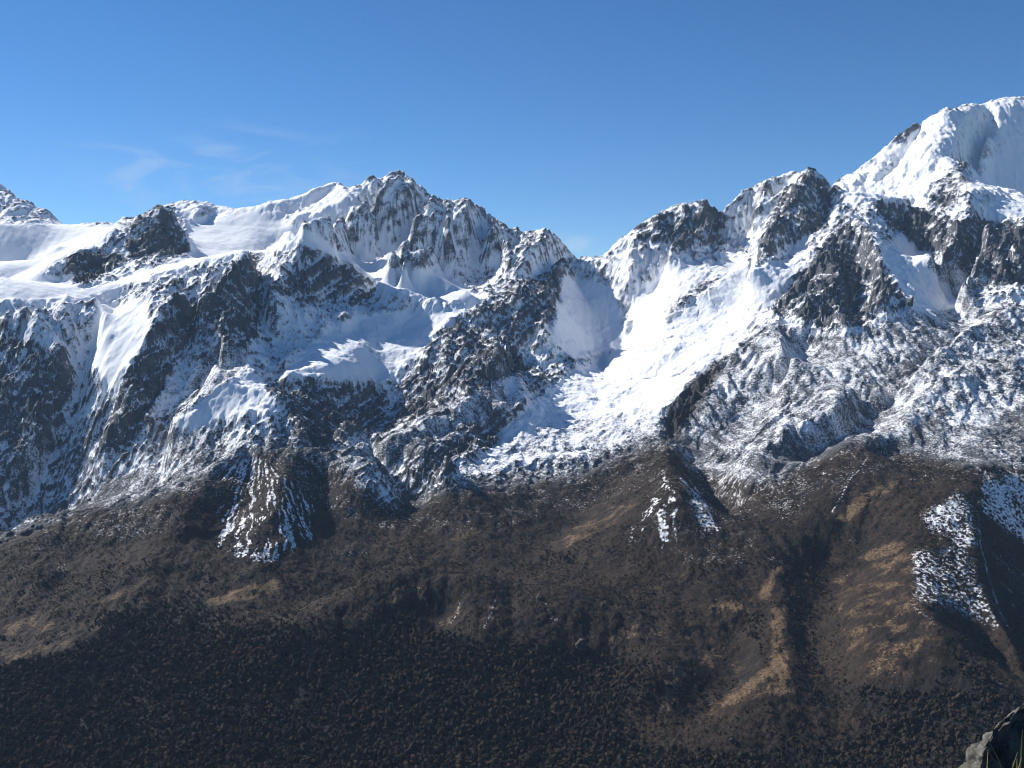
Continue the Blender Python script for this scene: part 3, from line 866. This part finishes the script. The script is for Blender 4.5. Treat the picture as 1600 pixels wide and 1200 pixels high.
def crown_template(r, k, sub, leaf, off=1.06):
    """an uneven lobed crown with sprays of twigs standing off it; unit height, stands on z=0"""
    B = ICO[sub].copy(); nb = r.normal(size=(7, 3)); nb[:, 2] = np.abs(nb[:, 2]); nb /= np.linalg.norm(nb, axis=1)[:, None]
    d = B/np.linalg.norm(B, axis=2)[..., None]
    bump = np.clip((d[..., None, :]*nb).sum(-1)-.72, 0, 1)*r.uniform(.6, 1.6, 7)
    key = np.round(d*50).astype(int); h_ = ((key*np.array([73, 179, 283])).sum(-1) % 97)/97.0
    rad = .40*(.72+bump.sum(-1)*1.5+.42*h_)
    B = d*rad[..., None]*np.array([1, 1, 1.0]); B[..., 2] += .55
    w_ = r.integers(0, len(B), k); c = B[w_].mean(1); n_ = d[w_].mean(1); c = c+n_*.02
    nn = n_+0.5*r.normal(size=(k, 3)); nn /= np.linalg.norm(nn, axis=1)[:, None]
    t = r.normal(size=(k, 3, 3)); t -= (t*nn[:, None]).sum(-1)[..., None]*nn[:, None]*0.8; t /= np.linalg.norm(t, axis=2)[..., None]
    B *= np.array([r.uniform(.8, 1.25), r.uniform(.8, 1.25), r.uniform(.85, 1.15)]); c = c*off+np.array([0, 0, .5*(1-off)])
    return np.concatenate([B, c[:, None]+t*leaf*r.uniform(.6, 1.3, k)[:, None, None]]).astype(np.float32)
def soup(name, tris, tint, mat):
    me = bpy.data.meshes.new(name); n = len(tris)
    me.vertices.add(n*3); me.vertices.foreach_set('co', np.ascontiguousarray(tris.reshape(-1), np.float32))
    me.loops.add(n*3); me.loops.foreach_set('vertex_index', np.arange(n*3, dtype=np.int32))
    me.polygons.add(n); me.polygons.foreach_set('loop_start', np.arange(0, n*3, 3, dtype=np.int32))
    me.update(calc_edges=True)
    at = me.attributes.new('tint', 'FLOAT', 'POINT'); at.data.foreach_set('value', np.repeat(tint, 3).astype(np.float32))
    me.materials.append(mat)
    return me
def plant_many(r, tpl, X, Y, Zg, hgt, wid):
    o = []; ti = []
    for q in range(len(tpl)):
        m_ = np.arange(q, len(X), len(tpl)); T = tpl[q]; a = r.uniform(0, 6.28, len(m_)); ca, sa = np.cos(a)[:, None, None], np.sin(a)[:, None, None]
        P = np.empty((len(m_),)+T.shape, np.float32); W_ = wid[m_][:, None, None]; H_ = hgt[m_][:, None, None]
        P[..., 0] = (T[..., 0]*ca-T[..., 1]*sa)*W_+X[m_][:, None, None]
        P[..., 1] = (T[..., 0]*sa+T[..., 1]*ca)*W_+Y[m_][:, None, None]
        P[..., 2] = T[..., 2]*H_+Zg[m_][:, None, None]-0.6
        o.append(P.reshape(-1, 3, 3)); ti.append(np.repeat(np.clip(.45+.75*fbm(X[m_], Y[m_], 150, 3, 64)+.2*r.normal(size=len(m_)), 0, 1), len(T)))
    return np.concatenate(o), np.concatenate(ti)
wood = new_mat('bare_twigs')
b = NB(wood); ti_ = b.attr('tint')
cr = b.node('ShaderNodeValToRGB'); b.l.new(ti_, cr.inputs[0])
e = cr.color_ramp.elements; e[0].position = 0; e[0].color = col(.022, .022, .017); e[1].position = 1; e[1].color = col(.052, .037, .025)
e2 = cr.color_ramp.elements.new(.45); e2.color = col(.034, .027, .021)
bs = b.node('ShaderNodeBsdfDiffuse'); b.l.new(cr.outputs[0], bs.inputs[0]); o_ = b.node('ShaderNodeOutputMaterial'); b.l.new(bs.outputs[0], o_.inputs[0])

r, X, Y, Zg, U, V = scatter(125000, 2000, 3400, 21)
dens = lookup(FOREST, U, V)+0.75*fbm(X, Y, 220, 4, 61)+0.35*fbm(X, Y, 45, 2, 63)-1.6*lookup(TAN, U, V)
dn = dens.copy(); k = (dens > r.uniform(.05, 1.05, len(X))) & (V < 1300) & (V > 850) & (U > -150) & (U < 1750)
X, Y, Zg, U, V, dn = X[k], Y[k], Zg[k], U[k], V[k], dn[k]
tpl = [crown_template(r, 80, 1+(_ % 2), .115) for _ in range(16)]
hgt = (3.0+10*r.uniform(0, 1, len(X))**1.8)*np.clip(.35+.8*dn, .35, 1.1); wid = hgt*r.uniform(.75, 1.25, len(X))
near = np.argsort(np.hypot(X, Y)+1e6*((V > 1196) | (V < 1120) | (U < 4) | (U > 1480)))[:290]
far = np.ones(len(X), bool); far[near] = False
T_, tt = plant_many(r, tpl, X[far], Y[far], Zg[far], hgt[far], wid[far])
fo = bpy.data.objects.new('forest', soup('forest', T_, tt, wood)); C.collection.objects.link(fo); fo['kind'] = 'stuff'
fo['label'] = 'dark leafless wood covering the foot of the slope'; fo['category'] = 'forest'
print('trees', far.sum(), time.time()-T0)
meshes = []
for q in range(12):
    t = crown_template(r, 110, 3, .09, .84); tr = []
    for s_ in range(6):                                  # a tapering trunk under the crown
        a0, a1 = s_*math.pi/3, (s_+1)*math.pi/3
        p = [(.035*math.cos(a0), .035*math.sin(a0), 0), (.035*math.cos(a1), .035*math.sin(a1), 0), (.012*math.cos(a0), .012*math.sin(a0), .6)]
        tr.append(p)
    t = np.concatenate([t, np.array(tr, np.float32)])
    meshes.append(soup('scrub_tree', t, np.full(len(t), r.uniform(.1, 1)), wood))
for n_, i_ in enumerate(near):
    o = bpy.data.objects.new('scrub_tree', meshes[n_ % 12]); C.collection.objects.link(o)
    o.location = (X[i_], Y[i_], Zg[i_]-.6); o.rotation_euler = (0, 0, float(r.uniform(0, 6.28))); o.scale = (wid[i_], wid[i_], hgt[i_])
    o['label'] = 'dark leafless scrub tree in the dense wood along the foot of the slope'; o['category'] = 'tree'; o['group'] = 'scrub trees at the front of the wood'

r, X, Y, Zg, U, V = scatter(560000, 2000, 4300, 22)
bro = lookup(BROWN, U, V); ta = lookup(TAN, U, V); fo_ = lookup(FOREST, U, V)
dens = (bro > .8)*(0.5+0.9*fbm(X, Y, 120, 4, 62)-1.7*ta)
k = (dens > r.uniform(.1, 1.1, len(X))) & (V < 1230) & (U > -150) & (U < 1750)
X, Y, Zg = X[k], Y[k], Zg[k]
tpl = [crown_template(r, 8, 1, .2)[::2] for _ in range(8)]
hgt = r.uniform(.8, 2.1, len(X))+3*r.uniform(0, 1, len(X))**5; wid = hgt*r.uniform(1.0, 1.8, len(X))
T_, tt = plant_many(r, tpl, X, Y, Zg, hgt, wid)
so = bpy.data.objects.new('scrub', soup('scrub', T_, tt*.7, wood)); C.collection.objects.link(so); so['kind'] = 'stuff'
so['label'] = 'low dark scrub scattered over the brown slope'; so['category'] = 'scrub'
print('scrub', len(X), time.time()-T0)

# ------------------------------------------------------------------ the near slope under the camera, with a boulder
gr = np.concatenate([np.linspace(-30, -1, 12), np.linspace(0, 6, 40), np.linspace(6.5, 40, 30), np.linspace(50, 2050, 60)])
gs = np.linspace(-1, 1, 90)
S_, G_ = np.meshgrid(gs, gr)
xn = np.sign(S_)*np.abs(S_)**1.5*(9+np.maximum(G_, 0)*1.25+np.maximum(-G_, 0))
def near_z(X_, Y_):
    h = -1.80-0.07*Y_
    h = np.where(Y_ > 4.6, -2.122-0.66*(Y_-4.6), h)
    h = h+0.035*fbm(X_, Y_, 1.1, 3, 201)*np.clip(1-Y_/30, 0, 1)+np.clip(Y_/60-0.2, 0, 1)*(9*fbm(X_, Y_, 120, 3, 202)-9)
    return np.maximum(h, -1190)
zn = near_z(xn, G_)
near_m = new_mat('near_turf'); b = NB(near_m)
pos = b.node('ShaderNodeNewGeometry').outputs['Position']
c_ = b.mix(b.ramp(b.noise(pos, 3.0, 5, .65), .35, .65), col(.020, .018, .012), col(.060, .050, .030))
bs = b.node('ShaderNodeBsdfDiffuse'); b.l.new(c_, bs.inputs[0]); o_ = b.node('ShaderNodeOutputMaterial'); b.l.new(bs.outputs[0], o_.inputs[0])
mesh_obj('near_slope', xn, G_, zn, {}, near_m)

import bmesh
from mathutils import noise as mn
bm = bmesh.new(); bmesh.ops.create_icosphere(bm, subdivisions=6, radius=1.0)
bc = Vector((2.13, 3.95, -1.93))
for v_ in bm.verts:
    p = v_.co.copy(); d = p.normalized()
    q = Vector((d.x*.36, d.y*.30, d.z*.40))
    # a rounded block with a flat near face, broken edges and pits
    cut = -.005+.27*q.z+.10*q.x+.022*mn.fractal(d*3.1, .9, 2.0, 3)
    face_ = 1.0 if q.y < cut else 0.0
    q.y = max(q.y, cut)
    q.x += .05*d.z*(1 if d.x > 0 else .4)
    if q.x < 0 and q.z < .12: q.x -= (0.12-q.z)*.52
    f_ = .034*mn.fractal(d*2.2+Vector((3, 1, 7)), 0.9, 2.1, 5) + .022*mn.fractal(d*9.0, .8, 2.0, 4) - .03*max(0, mn.noise(d*5.0+Vector((9, 2, 4)))-.15)
    v_.co = bc+q+d*f_*(1-.45*face_)
me = bpy.data.meshes.new('boulder'); bm.to_mesh(me); bm.free()
for p_ in me.polygons: p_.use_smooth = True
bo = bpy.data.objects.new('boulder', me); C.collection.objects.link(bo)
bo['label'] = 'grey lichened boulder with a dark near face beside dry grass, closest rock of all'; bo['category'] = 'boulder'
bmat = new_mat('lichened_stone'); b = NB(bmat)
ge = b.node('ShaderNodeNewGeometry'); pos = ge.outputs['Position']
n_a = b.noise(pos, 9.0, 5, .65); n_b = b.noise(pos, 42.0, 4, .65); n_c = b.noise(pos, 4.0, 3, .5)
st_ = b.mix(b.ramp(n_a, .38, .62), col(.034, .032, .027), col(.12, .112, .094))
st_ = b.mix(b.math('MULTIPLY', b.ramp(n_b, .56, .70), .6), st_, col(.20, .20, .165))
st_ = b.mix(b.math('MULTIPLY', b.ramp(n_c, .56, .68), .6), st_, col(.075, .08, .038))
bs = b.node('ShaderNodeBsdfPrincipled'); b.l.new(st_, bs.inputs['Base Color']); bs.inputs['Roughness'].default_value = .9
bp_ = b.node('ShaderNodeBump'); bp_.inputs['Distance'].default_value = .012; bp_.inputs['Strength'].default_value = .9
b.l.new(b.noise(pos, 30.0, 6, .7), bp_.inputs['Height']); b.l.new(bp_.outputs[0], bs.inputs['Normal'])
o_ = b.node('ShaderNodeOutputMaterial'); b.l.new(bs.outputs[0], o_.inputs[0]); me.materials.append(bmat)

# rocks that stand out on the slopes
far_stone = new_mat('slope_stone'); b = NB(far_stone)
pos = b.node('ShaderNodeNewGeometry').outputs['Position']
c_ = b.mix(b.ramp(b.noise(pos, 1/6.0, 4, .65), .35, .65), col(.025, .024, .023), col(.10, .095, .085))
bs = b.node('ShaderNodeBsdfDiffuse'); b.l.new(c_, bs.inputs[0]); o_ = b.node('ShaderNodeOutputMaterial'); b.l.new(bs.outputs[0], o_.inputs[0])
for n_, (px, py, wpx, hk, lab) in enumerate([
        (843, 936, 15, .7, 'dark blocky boulder on the crest of the moraine terrace'),
        (909, 1012, 24, .75, 'largest dark boulder, with a pale top, at the upper edge of the wood'),
        (905, 953, 9, .8, 'small dark boulder behind the moraine terrace, beside a slightly larger one'),
        (942, 950, 12, .9, 'upright dark boulder on brown turf right of the moraine terrace'),
        (1148, 1160, 18, .6, 'low flat boulder on the scrubby ground at the bottom of the slope'),
        (1424, 478, 11, 1.6, 'dark rock pinnacle standing alone on the shaded snow slope')]):
    rx, rz = ray(px, py); ks = np.arange(2050, 6500, 4.0); zz_ = ground_at(np.arctan2(rx*ks, ks), np.hypot(rx*ks, ks))
    yk = float(ks[np.argmax(zz_ > rz*ks)]); R0 = wpx*yk/1640/2
    r = np.random.default_rng(400+n_); cuts = r.normal(size=(9, 3)); cuts /= np.linalg.norm(cuts, axis=1)[:, None]; offs = r.uniform(.38, .8, 9)
    bm = bmesh.new(); bmesh.ops.create_icosphere(bm, subdivisions=4, radius=1.0)
    for v_ in bm.verts:
        d = np.array(v_.co[:])
        for c0_, o0_ in zip(cuts, offs):
            e_ = d @ c0_-o0_
            if e_ > 0: d = d-c0_*e_
        d = d*(1+.10*mn.fractal(Vector(d)*2.5+Vector((n_*7, 0, 0)), .9, 2.0, 4)); v_.co = Vector((d[0]*R0, d[1]*R0, d[2]*R0*hk*1.3+R0*hk*.55))
    me = bpy.data.meshes.new('boulder'); bm.to_mesh(me); bm.free(); me.materials.append(far_stone)
    o = bpy.data.objects.new('boulder', me); C.collection.objects.link(o)
    o.location = (rx*yk, yk, rz*yk-R0*.12); o['label'] = lab; o['category'] = 'boulder'

grass_m = new_mat('dry_grass'); b = NB(grass_m)
gi = b.node('ShaderNodeNewGeometry')
c_ = b.mix(gi.outputs['Random Per Island'], col(.09, .085, .035), col(.30, .26, .11))
bs = b.node('ShaderNodeBsdfDiffuse'); b.l.new(c_, bs.inputs[0]); o_ = b.node('ShaderNodeOutputMaterial'); b.l.new(bs.outputs[0], o_.inputs[0])
def tuft(label, cx0, cy0, n, hmax, spread, seed):
    r = np.random.default_rng(seed); vs = []; fs = []
    for k_ in range(n):
        a = r.uniform(0, 6.28); bx_ = cx0+r.normal(0, spread); by_ = cy0+r.normal(0, spread*.7)
        bz = float(near_z(np.array([bx_]), np.array([by_]))[0])-.02
        h = hmax*r.uniform(.5, 1.0); lean = r.uniform(.15, .75)*h; w0 = r.uniform(.0035, .007); pa = a+1.57
        for q in range(6):
            t = q/5; rad = lean*t**1.8; zz = bz+h*(t-.28*t**3*(lean/h)*1.6); w_ = w0*(1-t**2.2)+.0006
            cx1 = bx_+rad*math.cos(a); cy1 = by_+rad*math.sin(a)
            vs += [(cx1-w_*math.cos(pa), cy1-w_*math.sin(pa), zz), (cx1+w_*math.cos(pa), cy1+w_*math.sin(pa), zz)]
            if q: n0 = len(vs)-4; fs.append((n0, n0+1, n0+3, n0+2))
    m_ = bpy.data.meshes.new('grass_tuft'); m_.from_pydata(vs, [], fs); m_.materials.append(grass_m)
    o = bpy.data.objects.new('grass_tuft', m_); C.collection.objects.link(o); o['label'] = label; o['category'] = 'grass'
    return o
tuft('tall dry grass tuft against the dark near face of the boulder', 1.88, 3.60, 60, .66, .055, 3)
tuft('short dry grass tuft at the left foot of the boulder', 1.72, 3.64, 40, .56, .045, 4)

# ------------------------------------------------------------------ the air between
import bmesh
bm = bmesh.new(); bmesh.ops.create_cube(bm, size=1.0)
zlo = float(z.min())-1.0; zhi = float(z.max())+60
for v_ in bm.verts:
    v_.co = Vector(((v_.co.x)*22000, (v_.co.y+.5)*13500-600, zlo+(v_.co.z+.5)*(zhi-zlo)))
me = bpy.data.meshes.new('haze'); bm.to_mesh(me); bm.free()
hz = bpy.data.objects.new('haze', me); C.collection.objects.link(hz); hz['kind'] = 'stuff'
hm = new_mat('haze'); b = NB(hm)
pv_ = b.node('ShaderNodeVolumePrincipled'); pv_.inputs['Color'].default_value = col(.50, .72, 1.0); pv_.inputs['Density'].default_value = 1.2e-5
o_ = b.node('ShaderNodeOutputMaterial'); b.l.new(pv_.outputs[0], o_.inputs['Volume']); me.materials.append(hm)
